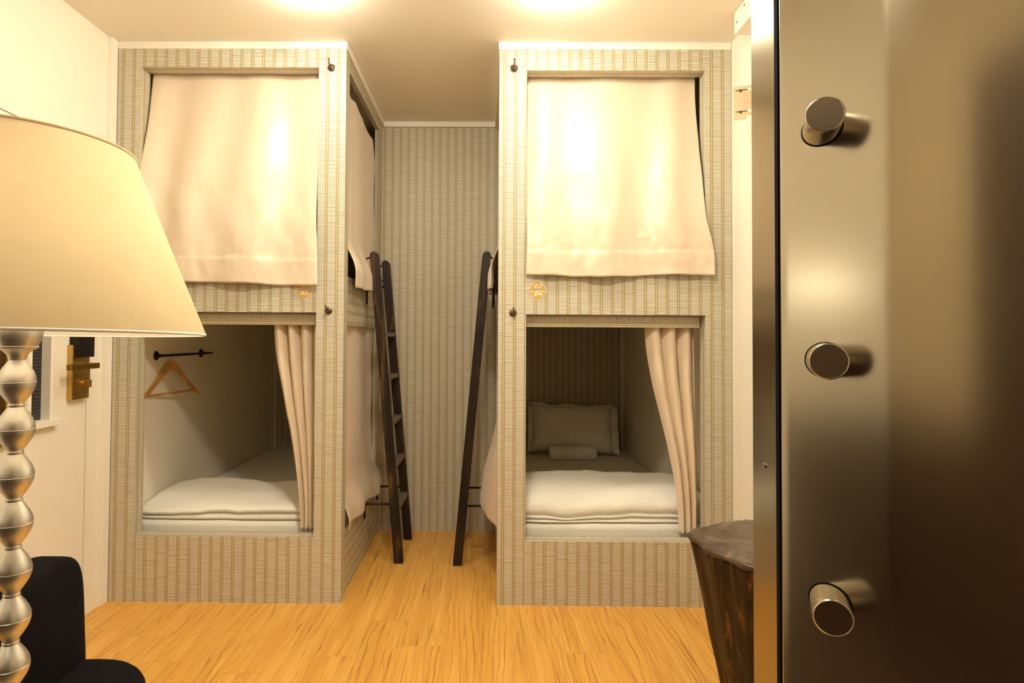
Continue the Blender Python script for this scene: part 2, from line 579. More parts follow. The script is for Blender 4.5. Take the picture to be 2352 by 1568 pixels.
def coat_hook(parent, x, z):
    bm = NB()
    prof = [(.0, .0), (.0165, .0), (.0165, .003), (.013, .0055), (.008, .0075), (.0065, .013), (.0, .014)]
    lathe(bm, [(max(r, .0002), h) for r, h in prof], 24)
    bmesh.ops.transform(bm, matrix=Matrix.Translation((x, 0, z)) @ Matrix.Rotation(PI / 2, 4, 'X'), verts=bm.verts)
    h = soft(obj('coat_hook', bm, M['bronze'], parent), 50)
    bm = NB()
    tube(bm, [(x, -.010, z), (x, -.020, z - .004), (x, -.033, z - .002), (x, -.043, z + .006), (x, -.048, z + .016)], [.0042, .004, .0034, .003, .003], 10)
    bmesh.ops.create_uvsphere(bm, u_segments=12, v_segments=8, radius=.0046, matrix=Matrix.Translation((x, -.0485, z + .018)))
    obj('hook_arm', bm, M['bronze'], h, True)
    return h

def bunk(name, label, x0, x1, ox0, ox1, lz0, lz1, uz0, uz1, aisle, sign_x, sign_z, nums, hook_x, hz, group):
    """front in the plane y=0; aisle = +1 when the aisle is on the right side"""
    root = empty(name, ((x0 + x1) / 2, 0, 0))
    tag(root, label, 'bunk bed', group)
    def part(n, bm, mat, smooth=False, label=None):
        bmesh.ops.translate(bm, verts=bm.verts, vec=-root.location)
        return obj(n, bm, mat, root, smooth, label)
    T = .07
    bm = NB()
    o_ = -x0
    box(bm, x0, ox0, 0, T, 0, ZC, du=o_)
    box(bm, ox1, x1, 0, T, 0, ZC, du=o_ + .004)
    box(bm, ox0, ox1, 0, T, 0, lz0, du=o_ + .010)
    box(bm, ox0, ox1, 0, T, lz1, uz0, du=o_ + .006)
    box(bm, ox0, ox1, 0, T, uz1, ZC, du=o_ + .002)
    part('front_panel', bm, M['paper'])
    bm = NB(); box(bm, ox0 + .002, ox1 - (.002 if aisle > 0 else .012), .046, .062, lz1 - .054, lz1 - .008, rot=True, du=.005)
    part('valance', bm, M['paper'])
    bm = NB(); box(bm, ox0 + .01, ox1 - .01, .10, .118, lz1 - .052, lz1 - .036)
    part('curtain_track', bm, M['iron'], label='dark curtain track')
    xa = x1 if aisle > 0 else x0             # aisle face
    s = aisle
    def side(*a, **k):
        bm = NB(); lo, hi = sorted((xa - s * .035, xa - s * .010)); box(bm, lo, hi, *a, **k); return bm
    part('side_board', side(T, YA, 0, lz0, rot=True, du=.016), M['paper'])
    part('side_board', side(T, YA, lz1 - .054, uz0 - .035, rot=True, du=.004), M['paper'])
    part('side_beam', side(T, YA, 2.366, ZC, rot=True, du=.02), M['paper'])
    part('rear_post', side(.892, YA, lz0, lz1 - .054, du=.03), M['paper'])
    part('rear_post', side(.892, YA, uz0 - .035, 2.366, du=.03), M['paper'])
    bm = NB(); lo, hi = sorted((xa - s * .030, xa - s * .012)); box(bm, lo, hi, YA, YB, 0, ZC)
    part('inner_wall', bm, M['inner'])
    ins = (x0 + .012, x1 - .036) if aisle > 0 else (x0 + .036, x1 - .012)
    bm = NB(); box(bm, ins[0], ins[1], T, YB, lz1 - .022, lz1 + .03); part('upper_deck', bm, M['inner'])
    bm = NB(); box(bm, ins[0], ins[1], T, YB, .10, .18); part('lower_deck', bm, M['inner'])
    bm = NB(); box(bm, ins[0], ins[1], T, YB, ZC - .012, ZC); part('top_board', bm, M['inner'])
    xo = x0 if aisle > 0 else x1             # wall side lining
    bm = NB(); lo, hi = sorted((xo, xo + s * .012)); box(bm, lo, hi, T, YB, .10, ZC); part('side_lining', bm, M['inner'])
    bm = NB(); lo, hi = sorted((xo + s * .012, xo + s * .030)); box(bm, lo, hi, YB - .014, YB, .18, lz1 - .022); part('corner_batten', bm, M['trim'])
    for z in hz:
        h = coat_hook(root, hook_x - root.location.x, z)
    c, zc = sign_x - root.location.x, sign_z
    number_sign(root, c, zc + .0045, zc + .046, .040, nums[0], True)
    number_sign(root, c, zc - .0045, zc - .046, .040, nums[1], False)
    return root

G_B = 'wallpapered bunk beds'
bunk_l = bunk('bunk_bed', 'striped bunk bed behind the lamp with sign 02', XL + .018, BL, -1.521, -.737, .284, 1.258, 1.462, 2.337,
              1, -.790, 1.359, ('01', '02'), -.6825, (2.335, 1.266), G_B)
bunk_r = bunk('bunk_bed', 'striped bunk bed beside the dark stump with signs 03 and 04', BR, XR - .002, .1785, .9575, .276, 1.255, 1.462, 2.326,
              -1, .2275, 1.3595, ('03', '04'), .1215, (2.334, 1.261), G_B)

# ------------------------------------------------------------------ bedding
def slab(bm, x0, x1, y0, y1, z0, z1, r, nx=40, ny=40, wob=0.0):
    box(bm, x0, x1, y0, y1, z0, z1)
    bmesh.ops.bevel(bm, geom=list(bm.edges), offset=r, segments=4, affect='EDGES', profile=.5)

def mattress(x0, x1, label):
    bm = NB(); slab(bm, x0, x1, .122, YB - .004, .18, .310, .022)
    o = soft(obj('mattress', bm, M['sheet']), 60)
    tag(o, label, 'mattress', 'mattresses in the lower bunks')
    return o
mattress(XL + .034, BL - .040, 'white sheeted mattress in the lower bunk with the hanger')
mattress(BR + .040, XR - .018, 'white sheeted mattress in the lower bunk holding the pillow')

def duvet(x0, x1, prof, label, seed, edge):
    """folded duvet: closed cross-section (y,z) swept across the bed, creased and puffed by noise"""
    bm = NB()
    n = 70
    rings = []
    cy = sum(p[0] for p in prof) / len(prof); cz = sum(p[1] for p in prof) / len(prof)
    for i in range(n + 1):
        t = i / n
        x = lerp(x0, x1, t)
        e = 1 - (abs(2 * t - 1)) ** 14 * .35
        ring = []
        for k, (y, z) in enumerate(prof):
            yy = cy + (y - cy) * e + edge(t, y)
            zz = .311 + (z - .311) * (1 - (abs(2 * t - 1)) ** 8 * .35)
            w = sm(.312, .35, z)
            zz += w * (.014 * nz(x * 3 + seed, y * 4) + .010 * nz(x * 7 + seed + y * 5, y * 9 - x * 3) + .004 * nz(x * 20, y * 24 + x * 9, seed))
            yy += .014 * nz(x * 3.5, z * 7 + seed, y * 2) * (1 if y < .3 else .6) + .004 * nz(x * 13, z * 22, seed)
            ring.append(bm.verts.new((x, max(yy + .035, .124), max(zz, .3112))))
        rings.append(ring)
    m = len(prof)
    for a, b in zip(rings, rings[1:]):
        for k in range(m):
            bm.faces.new((a[k], a[(k + 1) % m], b[(k + 1) % m], b[k]))
    bm.faces.new(rings[0][::-1]); bm.faces.new(rings[-1])
    o = obj('duvet', bm, M['linen'], None, True)
    tag(o, label, 'duvet', 'folded duvets')
    ss = o.modifiers.new('s', 'SUBSURF'); ss.levels = 1; ss.render_levels = 1
    return o
prof_r = [(.14, .311), (.108, .313), (.098, .320), (.102, .327), (.114, .3295), (.120, .3315), (.104, .334), (.096, .340), (.101, .346), (.112, .349),
          (.101, .354), (.093, .366), (.093, .385), (.104, .408), (.145, .434), (.19, .448), (.25, .456), (.33, .462), (.42, .462), (.50, .458), (.57, .446), (.62, .425), (.645, .39), (.65, .345), (.63, .315), (.55, .311), (.4, .311), (.25, .311)]
duvet(BR + .045, XR - .02, prof_r, 'puffy folded white duvet on the bed with the pillow', 3.1, lambda t, y: .02 * (t - .5))
prof_l = [(.15, .311), (.110, .313), (.103, .324), (.112, .333), (.126, .3355), (.130, .337), (.108, .340), (.098, .350), (.104, .362), (.130, .372),
          (.19, .384), (.26, .396), (.34, .408), (.42, .416), (.47, .417), (.51, .408), (.53, .38), (.53, .34), (.51, .314), (.4, .311), (.25, .311)]
duvet(XL + .036, BL - .05, prof_l, 'flat folded white duvet on the bed below the clothes hanger', 8.7, lambda t, y: -.09 * (t - .25) * sm(.2, .5, y))

def pillow():
    x0, x1 = .335, .925
    w, h = x1 - x0, .335
    bm = NB()
    def f(side):
        def g(u, v):
            a, b = 2 * u - 1, 2 * v - 1
            sx = 1 - .05 * (1 - b * b) * 0 - .035 * abs(b) ** 3 * 0
            x = a * w / 2 * (1 - .03 * (1 - abs(a)) * 0)
            z = b * h / 2
            pin = 1 - .05 * (1 - a * a) * (abs(b) ** 2) * .6
            z *= pin + .03 * abs(a) ** 4 * abs(b)
            x *= 1 - .03 * (1 - b * b) * abs(a) ** 2
            th_ = ((1 - a ** 4) * (1 - b ** 4)) ** .5 * .085
            th_ *= 1 + .12 * nz(a * 2, b * 2, side)
            fl = .006
            return (x, side * (th_ + fl * .3) + .012 * nz(a * 2.2, b * 2.2, 4), z)
        return g
    for sd in (-1, 1):
        grid(bm, 30, 22, f(sd))
    bmesh.ops.remove_doubles(bm, verts=bm.verts, dist=.0045)
    # flange of the pillow case on three sides
    def fl(u, v):
        a = 2 * u - 1
        return (w / 2 - .012 + .055 * v, .010 * math.sin(a * 9) * v + .006 * nz(a * 3, v), a * (h / 2 - .004) * (1 + .10 * v) + .012 * nz(a * 4, v * 2, 7) * v)
    grid(bm, 24, 5, fl)
    def ft(u, v):
        a = 2 * u - 1
        return (a * (w / 2 + .012), .008 * math.sin(a * 11) * v + .01 * v, h / 2 - .014 + (.030 + .016 * nz(a * 2.4, 1.7) + .02 * abs(a) ** 3) * v)
    grid(bm, 30, 4, ft)
    def fll(u, v):
        a = 2 * u - 1
        return (-w / 2 + .012 - .03 * v, .008 * math.sin(a * 7) * v, a * (h / 2 - .004) * (1 + .06 * v))
    grid(bm, 24, 4, fll)
    o = obj('pillow', bm, M['pillow'], None, True)
    o.location = ((x0 + x1) / 2, 1.79, .311 + h / 2 + .012)
    o.rotation_euler = (math.radians(-22), math.radians(1.2), math.radians(-2))
    md = o.modifiers.new('t', 'SOLIDIFY'); md.thickness = .003
    tag(o, 'plump white pillow leaning on the dark head wall', 'pillow')
pillow()

def towel():
    bm = NB()
    r = .044
    prof = [(.008, -.162), (.030, -.163), (.040, -.158), (.0445, -.146), (.0445, -.06), (.045, 0), (.0445, .08), (.0445, .146), (.040, .158), (.030, .163), (.008, .162)]
    lathe(bm, prof, 36)
    for v in bm.verts:
        a = math.atan2(v.co.y, v.co.x)
        k = 1 + .03 * nz(v.co.x * 14, v.co.y * 14, v.co.z * 8) + (.03 if .2 < a < 1.0 else 0)
        v.co.x *= k * 1.05; v.co.y *= k
    bmesh.ops.transform(bm, matrix=Matrix.Rotation(PI / 2, 4, 'Y'), verts=bm.verts)
    o = soft(obj('towel', bm, M['towel']), 60)
    o.location = (.612, 1.585, .3112 + r * 1.03)
    o.rotation_euler = (0, 0, math.radians(2))
    tag(o, 'small rolled white towel in front of the pillow', 'towel')
towel()

# ------------------------------------------------------------------ curtains
def curtain(fn, nu, nv, label, group=None, name='curtain', hem=None):
    bm = NB()
    grid(bm, nu, nv, fn)
    o = obj(name, bm, M['satin'], None, True)
    md = o.modifiers.new('t', 'SOLIDIFY'); md.thickness = .0022; md.offset = 0
    tag(o, label, 'curtain', group)
    return o

def drop_curtain(x0t, x1t, x0b, x1b, zt, zb, seed, swing0, swing1):
    """flat curtain hanging in a front opening whose hem falls outside over the frame"""
    def f(u, v):
        z = lerp(zb, zt, v)
        q = 1 - v
        # edges stay inside the frame until below, then spread
        x0 = lerp(x0t, x0b, swing0(q)); x1 = lerp(x1t, x1b, swing1(q))
        x = lerp(x0, x1, u) + .004 * nz(u * 5 + seed, q * 3)
        amp = .018 + .016 * sm(0, .5, q) * (1 - .45 * sm(.75, 1, q))
        y = lerp(.086, -.026, sm(.0, .86, q))
        ph = u * 19 + seed + 1.8 * nz(q * 1.3 + seed, u * 2.2) + .5 * q
        y -= amp * (.62 * math.sin(ph) + .38 * math.sin(ph * .53 + 1.3)) * (.7 + .5 * nz(u * 3, q * 1.5, seed + 2)) * (.55 + .45 * sm(0, .1, q))
        y -= .006 * nz(u * 9 + seed, q * 7) * sm(.1, .6, q)
        y -= .004 * nz(u * 22, q * 16, seed) * sm(.55, .95, q)
        if q > .888:
            y -= .0035
        y = min(y, .10)
        if q < .06:
            y = max(y, .074)
        if q > .80:
            y = min(y, -.008)
        zz = z - (.006 * math.sin(u * 7 + seed) + .004 * nz(u * 8, seed)) * q ** 4
        return (x, y, zz)
    return f
G_U = 'satin curtains closing the upper bunk fronts'
curtain(drop_curtain(-1.512, -.742, -1.575, -.722, 2.352, 1.379, 1.7,
                     lambda q: sm(.25, 1, q), lambda q: .35 * q + .65 * sm(.6, 1, q)), 150, 110,
        'closed champagne satin curtain in the upper opening above sign 02', G_U)
curtain(drop_curtain(.184, .944, .178, .987, 2.340, 1.422, 5.2,
                     lambda q: q, lambda q: .16 * sm(.1, .68, q) + .84 * sm(.68, .93, q)), 150, 110,
        'closed champagne satin curtain in the upper opening above signs 03 and 04', G_U)

def bunch(xt0, xt1, xb0, xb1, zt, zb, folds, depth, seed, y0=.105):
    """curtain drawn aside: deep pleats, gathered narrower towards the bottom"""
    def f(u, v):
        q = 1 - v
        z = lerp(zt, zb, q)
        g = sm(0, 1, q ** .9)
        x0, x1 = lerp(xt0, xb0, g), lerp(xt1, xb1, g)
        ph = u * folds * 2 * PI + seed + .5 * nz(q * 2, seed)
        x = lerp(x0, x1, u) + (x1 - x0) * .055 * math.sin(ph * 1.0 + 1.4)
        d = depth * (.8 + .35 * nz(u * 4, q * 2 + seed))
        y = y0 - .014 * q + d * (math.sin(ph) + .25 * math.sin(2 * ph + 1)) * (1 - .55 * q) + .008 * nz(u * 3, q * 3, seed)
        y = max(y, .068)
        y += .006 * nz(u * 12, q * 8, seed)
        return (x, y, z + .004 * math.sin(ph) * (1 if q < .02 else 0))
    return f
G_LO = 'satin curtains drawn aside in the lower bunk fronts'
curtain(bunch(-.955, -.752, -.822, -.752, 1.219, .292, 3.4, .034, 2.0, .104), 170, 80,
        'gathered satin curtain drawn aside beside the bed below the hanger', G_LO)
curtain(bunch(  .712, .953, .868, .955, 1.216, .286, 3.4, .034, .6, .104), 170, 80,
        'gathered satin curtain drawn aside beside the bed with the pillow', G_LO)

def side_curtain(s, xf, y0, y1, zt, zb, seed, bulge, flare, sag, hemcut):
    """curtain in an aisle-side opening; s=+1 bulges to +x"""
    def f(u, v):
        q = 1 - v
        y = lerp(y0, y1, u)
        top = zt - sag(u)
        bot = zb + hemcut(u)
        z = lerp(top, bot, q)
        ph = u * 15 + seed + nz(q * 1.5, u * 2, seed)
        off = bulge(u, q) + .010 * math.sin(ph) * (.4 + .6 * q) + .006 * nz(u * 6, q * 6, seed)
        yy = y + flare(u, q) + .006 * nz(u * 8, q * 5, seed + 4)
        return (xf + s * max(off, -.02), yy, z)
    return f
sag_l = lambda u: .030 + .055 * u + .018 * abs(math.sin(u * 9.4)) + .05 * sm(.9, 1, u)
curtain(side_curtain(1, BL - .022, .078, .835, 2.36, 1.375, .4,
                     lambda u, q: -.008 + .062 * sm(.72, .93, q) * (1.0 if u < .45 else 1 - .75 * sm(.45, .7, u)),
                     lambda u, q: .02 * sm(.5, 1, q) * (1 - u), sag_l,
                     lambda u: .02 * u), 110, 100,
        'satin curtain in the upper aisle opening behind the long ladder', 'satin curtains on the aisle side')
curtain(side_curtain(1, BL - .024, .074, .872, 1.215, .289, 2.2,
                     lambda u, q: -.008 + .042 * sm(.80, .97, q) + .022 * sm(.55, 1, q) * sm(.5, 1, u),
                     lambda u, q: .02 * sm(.7, 1, q) * u, lambda u: .0,
                     lambda u: .006 * math.sin(u * 14)), 110, 100,
        'loose satin curtain in the lower aisle opening behind the long ladder', 'satin curtains on the aisle side')
curtain(side_curtain(-1, BR + .022, .078, .862, 2.36, 1.385, 3.4,
                     lambda u, q: -.008 + .062 * sm(.72, .93, q) * (1.0 if u < .65 else 1 - .75 * sm(.65, .8, u)),
                     lambda u, q: 0, lambda u: .02 + .03 * u, lambda u: .0), 110, 100,
        'satin curtain in the upper aisle opening at the single visible pole', 'satin curtains on the aisle side')
curtain(side_curtain(-1, BR + .024, .085, .868, 1.208, .300, 6.1,
                     lambda u, q: -.008 + .098 * sm(.35, 1, q) * (.35 + .65 * sm(0, .4, u)) * (1 - .5 * sm(.7, 1, u)),
                     lambda u, q: 0, lambda u: 0, lambda u: .006 * math.sin(u * 12)), 110, 100,
        'satin curtain billowing into the aisle below the pillow bed post', 'satin curtains on the aisle side')

# ------------------------------------------------------------------ ladders
def ladder(x_foot, x_top, y0, y1, face, s, label, group):
    """wooden ladder leaning on a bunk side; face = x of the bunk side, s = direction from ladder to bunk"""
    root = empty('ladder', ((x_foot + x_top) / 2, (y0 + y1) / 2, 0))
    tag(root, label, 'ladder', group)
    L = root.location
    HT = 1.592
    def xa(z): return lerp(x_foot, x_top, z / HT)
    for yy in (y0, y1):
        bm = NB()
        hw, hd = .0225, .022
        # rectangular rail with round top, slightly worn edges
        pts = [(-hw, 0), (hw, 0), (hw, HT - hw)] + [(hw * math.cos(a), HT - hw + hw * math.sin(a)) for a in [PI * k / 8 for k in range(1, 8)]] + [(-hw, HT - hw)]
        n = len(pts)
        lean = (x_top - x_foot) / HT
        v0 = [bm.verts.new((x_foot + p[0] + lean * p[1] - L.x, yy - hd - L.y, p[1])) for p in pts]
        v1 = [bm.verts.new((x_foot + p[0] + lean * p[1] - L.x, yy + hd - L.y, p[1])) for p in pts]
        bm.faces.new(v0); bm.faces.new(v1[::-1])
        for i in range(n):
            bm.faces.new((v0[i], v0[(i + 1) % n], v1[(i + 1) % n], v1[i]))
        bmesh.ops.bevel(bm, geom=[e for e in bm.edges if e.calc_length() > .02], offset=.003, segments=2, affect='EDGES')
        rail = obj('rail', bm, M['ladder'], root)
        # top hook, small scroll and lower stand-off, one set per rail
        bm = NB()
        zt = HT - .028
        X = lambda z, d: xa(z) + s * d - L.x
        gap = abs(face - xa(zt))
        tube(bm, [(X(zt, .018), yy - L.y, zt), (X(zt, .040), yy - L.y, zt - .006), (X(zt, .058), yy - L.y, zt - .022), (X(zt, .071), yy - L.y, zt - .045), (X(zt, .078), yy - L.y, zt - .075), (X(zt, .080), yy - L.y, zt - .13)], .0045, 8)
        obj('hook', bm, M['iron'], rail, True)
        bm = NB()
        zs = 1.452
        for_c = [(X(zs, .034) + s * -.016 * math.cos(a) * 1, yy - L.y, zs + .006 + .017 * math.sin(a)) for a in [(-.6 + .28 * k) * PI / 1.35 for k in range(8)]]
        tube(bm, for_c, .0042, 8)
        zb = 1.436
        tube(bm, [(X(zb, .016), yy - L.y, zb), (X(zb, .045), yy - L.y, zb), (X(zb, .050), yy - L.y, zb - .02), (X(zb, .050), yy - L.y, zb - .115)], .005, 8)
        obj('hook', bm, M['iron'], rail, True)
        bm = NB()
        zl = .296
        dx = abs(face - xa(zl))
        tube(bm, [(X(zl, .016), yy - L.y, zl), (X(zl, dx - .012), yy - L.y, zl), (X(zl, dx - .005), yy - L.y, zl - .008), (X(zl, dx - .005), yy - L.y, zl - .075)], .0055, 8)
        obj('stand_off', bm, M['iron'], rail, True)
    for z in (1.165, .935, .70, .478, .262):
        bm = NB()
        x = xa(z) - L.x
        box(bm, x - .021, x + .021, y0 + .018 - L.y, y1 - .018 - L.y, z - .011, z + .011, bev=.003)
        obj('rung', bm, M['rung'], root)
    return root
G_L = 'burnt wood ladders in the aisle'
ladder(-.433, -.575, .490, .855, BL, -1, 'dark wooden ladder with both rails showing, leaning on the bunk with sign 02', G_L)
ladder(-.1335, .0085, .468, .845, BR, 1, 'dark wooden ladder seen edge-on, leaning on the bunk with signs 03 and 04', G_L)

# ------------------------------------------------------------------ rail and hanger inside the left bunk
rr = empty('clothes_rail', (XL + .030, .55, 1.054))
tag(rr, 'short black iron clothes rail on the cream bunk wall', 'rail')
WX = 0.0
for y in (.33, .80):
    bm = NB()
    lathe(bm, [(.0235, 0), (.0235, .003), (.020, .006), (.010, .008), (.0075, .030)], 24)
    bmesh.ops.transform(bm, matrix=Matrix.Translation((0, y - .55, 0)) @ Matrix.Rotation(PI / 2, 4, 'Y'), verts=bm.verts)
    soft(obj('flange', bm, M['iron'], rr), 45)
bm = NB(); tube(bm, [(.030, -.225, 0), (.030, .325, 0)], .0065, 12); obj('bar', bm, M['iron'], rr, True)

hg = empty('clothes_hanger', (-1.585, .425, 0), 0)
tag(hg, 'wooden clothes hanger on the black rail', 'hanger')
hg.location.z = .985
hg.rotation_euler = (0, 0, math.radians(-8))
bm = NB()
def arch(t):          # centre line of the shoulders: y along, z down
    a = abs(t)
    return (.222 * t, .006 - .012 * a - .118 * a ** 1.25 + .016 * math.cos(min(a * 4, PI)) )
pts = [arch(-1 + 2 * k / 32) for k in range(33)]
half = [.013 if abs(-1 + 2 * k / 32) > .9 else lerp(.034, .0145, sm(.0, .6, abs(-1 + 2 * k / 32))) for k in range(33)]
top = [(y, z + h * .62) for (y, z), h in zip(pts, half)]
bot = [(y, z - h * .62) for (y, z), h in zip(pts, half)][::-1]
vt0 = [bm.verts.new((-.006, y, z)) for y, z in top]; vb0 = [bm.verts.new((-.006, y, z)) for y, z in bot[::-1]]
vt1 = [bm.verts.new((.006, y, z)) for y, z in top]; vb1 = [bm.verts.new((.006, y, z)) for y, z in bot[::-1]]
for k in range(32):
    bm.faces.new((vt0[k], vt0[k + 1], vb0[k + 1], vb0[k])); bm.faces.new((vt1[k + 1], vt1[k], vb1[k], vb1[k + 1]))
    bm.faces.new((vt0[k + 1], vt0[k], vt1[k], vt1[k + 1])); bm.faces.new((vb0[k], vb0[k + 1], vb1[k + 1], vb1[k]))
bm.faces.new((vt0[0], vb0[0], vb1[0], vt1[0])); bm.faces.new((vb0[-1], vt0[-1], vt1[-1], vb1[-1]))
obj('shoulders', bm, M['pine'], hg)
bm = NB(); tube(bm, [(0, -.205, -.122), (0, .205, -.122)], .0058, 10); obj('trouser_bar', bm, M['pine'], hg)
bm = NB()
hk = [(0, 0, .026), (0, 0, .044), (0, .010, .056), (0, .0185, .068), (0, .0195, .080), (0, .010, .0905), (0, -.004, .0905), (0, -.012, .083)]
tube(bm, hk, .0016, 8); obj('hook', bm, M['chrome'], hg, True)

# ------------------------------------------------------------------ lamp
lp = empty('floor_lamp', (-.656, -1.80, 0))
tag(lp, 'floor lamp with parchment shade and beaded silver metal stem', 'lamp')
prof = []
def bead(zt, zb, r, rn):
    """one bead between two necks, with a fine groove at its middle"""
    out = []
    n = 18
    for k in range(n + 1):
        t = k / n
        z = lerp(zt, zb, t)
        e = math.sin(PI * t) ** 1.03
        rr_ = rn + (r - rn) * e
        if k == n // 2:
            out.append((rr_, z + .0009)); out.append((rr_ - .0007, z)); out.append((rr_, z - .0009))
        else:
            out.append((rr_, z))
    return out
zn = [1.121 - .0655 * k for k in range(17)]
for k in range(16):
    prof += [(.0098, zn[k] + .0016), (.0104, zn[k] + .0008), (.0104, zn[k] - .0008)]
    prof += bead(zn[k] - .0022, zn[k + 1] + .0034, .0232, .0096)
prof += [(.0098, zn[16]), (.012, .066), (.018, .058)]
bm = NB(); lathe(bm, prof, 56); soft(obj('stem', bm, M['satin_metal'], lp), 30)
bm = NB(); lathe(bm, [(.018, .060), (.030, .050), (.065, .034), (.082, .022), (.085, .014), (.085, 0.0)], 56); soft(obj('base', bm, M['satin_metal'], lp), 50)
bm = NB(); lathe(bm, [(.0102, 1.121), (.0125, 1.127), (.0175, 1.132), (.0245, 1.1355), (.0252, 1.1375), (.0240, 1.1385), (.0275, 1.146), (.0298, 1.155), (.0302, 1.166), (.0290, 1.172), (.014, 1.174), (.012, 1.20)], 56)
soft(obj('cup', bm, M['satin_metal'], lp), 40)
RB, RT, Z0, Z1 = .2405, .1385, 1.157, 1.419
tilt = Matrix.Translation((0, 0, Z0)) @ Matrix.Rotation(math.radians(-1.1), 4, 'X') @ Matrix.Translation((0, 0, -Z0))
bm = NB(); lathe(bm, [(RB, Z0), (RB - .0002, Z0 + .004), (lerp(RB, RT, .5), lerp(Z0, Z1, .5)), (RT, Z1)], 96, cap=False)
bmesh.ops.transform(bm, matrix=tilt, verts=bm.verts)
sh = obj('lamp_shade', bm, M['shade'], lp, True)
bm = NB(); lathe(bm, [(RB - .0030, Z0 + .001), (lerp(RB, RT, .5) - .0024, lerp(Z0, Z1, .5)), (RT - .0024, Z1 - .001)], 96, cap=False)
bmesh.ops.transform(bm, matrix=tilt, verts=bm.verts)
obj('shade_lining', bm, M['lining'], sh, True, label='white lining inside the shade')
for R, Z in ((RB, Z0), (RT, Z1)):
    bm = NB()
    lathe(bm, [(R - .0022, Z - .0012), (R + .0008, Z - .0018), (R + .0014, Z + .0018), (R - .0022, Z + .0022), (R - .0022, Z - .0012)], 96, cap=False)
    bmesh.ops.transform(bm, matrix=tilt, verts=bm.verts)
    obj('shade_rim', bm, M['shade_in'] if Z == Z0 else M['shade'], sh, True)
bm = NB()
for k in range(3):
    a = 2 * PI * k / 3 + .4
    tube(bm, [(.012 * math.cos(a), .012 * math.sin(a), 1.385), (RT * math.cos(a), RT * math.sin(a), 1.412)], .0018, 6)
tube(bm, [(0, 0, 1.20), (0, 0, 1.39)], .004, 8)
obj('shade_carrier', bm, M['chrome'], lp)
bm = NB(); bmesh.ops.create_uvsphere(bm, u_segments=24, v_segments=16, radius=.03, matrix=Matrix.Translation((0, .0, 1.265)))
obj('bulb', bm, M['bulb'], lp, True)

# ------------------------------------------------------------------ chair
ch = empty('chair', (-.855, -1.455, 0))
tag(ch, 'low black upholstered chair beside the lamp stem', 'chair')
def cushion(bm, cx, cy, z0, z1, hx, hy, rc, dome, n=48, m=10, edge=.02):
    """rounded-rectangle cushion"""
    def outline(k, inset):
        a = 2 * PI * k / n
        c, s = math.cos(a), math.sin(a)
        e = 2 / rc
        return (cx + (hx - inset) * math.copysign(abs(c) ** e, c), cy + (hy - inset) * math.copysign(abs(s) ** e, s))
    lev = [(z0, .012), (z0 + .008, 0), (z1 - edge, 0)]
    for k in range(1, 6):
        a = PI / 2 * k / 5
        lev.append((z1 - edge + edge * math.sin(a), edge * (1 - math.cos(a))))
    rings = [[bm.verts.new((*outline(k, i), z)) for k in range(n)] for z, i in lev]
    for j in range(1, 7):
        t = j / 7
        i = lerp(edge, min(hx, hy), t) * .98
        rings.append([bm.verts.new((cx + (outline(k, edge)[0] - cx) * (1 - t * .97), cy + (outline(k, edge)[1] - cy) * (1 - t * .97), z1 + dome * sm(0, 1, t))) for k in range(n)])
    for a, b in zip(rings, rings[1:]):
        for k in range(n):
            bm.faces.new((a[k], a[(k + 1) % n], b[(k + 1) % n], b[k]))
    bm.faces.new(rings[0][::-1]); bm.faces.new(rings[-1])
bm = NB(); cushion(bm, -.020, 0, .285, .422, .165, .228, 2.5, .010, edge=.045)
obj('seat', bm, M['black'], ch, True)
# backrest: thick padded slab along y, rounded all round, leaning back a little
bm = NB()
box(bm, -.150, -.045, -.222, .222, .27, .660)
bmesh.ops.subdivide_edges(bm, edges=list(bm.edges), cuts=2, use_grid_fill=True)
bk = obj('backrest', bm, M['black'], ch, True)
for v in bk.data.vertices:
    c = v.co
    c.x += -.05 * (c.z - .40) + .012 * (1 - (c.y / .222) ** 2) * (1 if c.x > -.1 else -.6)
    c.z += .010 * c.y / .222 * sm(.5, .66, c.z)
ss = bk.modifiers.new('s', 'SUBSURF'); ss.levels = 3; ss.render_levels = 3
for sx in (-.12, .13):
    for sy in (-.18, .18):
        bm = NB(); tube(bm, [(sx, sy, .29), (sx * 1.12, sy * 1.06, 0)], [.016, .011], 12); obj('leg', bm, M['black'], ch, True)

# ------------------------------------------------------------------ stump
st = empty('tree_stump_stool', (.843, -.83, 0))
tag(st, 'dark lacquered tree stump stool in front of the bunk, half behind the steel', 'stool')
bm = NB()
n = 120
def rim(a, z):
    t = z / .55
    r = lerp(.098, .210, t ** .92)
    lob = .010 * math.sin(a * 5 + .6) + .007 * math.sin(a * 9 + 2) + .006 * nz(math.cos(a) * 4, math.sin(a) * 4, 1)
    rough_ = .005 * nz(math.cos(a) * 13, math.sin(a) * 13, z * 3) + .004 * nz(math.cos(a) * 28, math.sin(a) * 28, z * 6)
    return r + lob * (.4 + .6 * t) + rough_
zs = [0, .03, .08, .14, .2, .26, .32, .38, .44, .49, .525, .540]
rings = [[bm.verts.new((rim(2 * PI * k / n, z) * math.cos(2 * PI * k / n), rim(2 * PI * k / n, z) * math.sin(2 * PI * k / n), z)) for k in range(n)] for z in zs]
for a, b in zip(rings, rings[1:]):
    for k in range(n):
        bm.faces.new((a[k], a[(k + 1) % n], b[(k + 1) % n], b[k]))
bm.faces.new(rings[0][::-1]); bm.faces.new(rings[-1])
obj('trunk', bm, M['stump'], st, True)
bm = NB()
rings = []
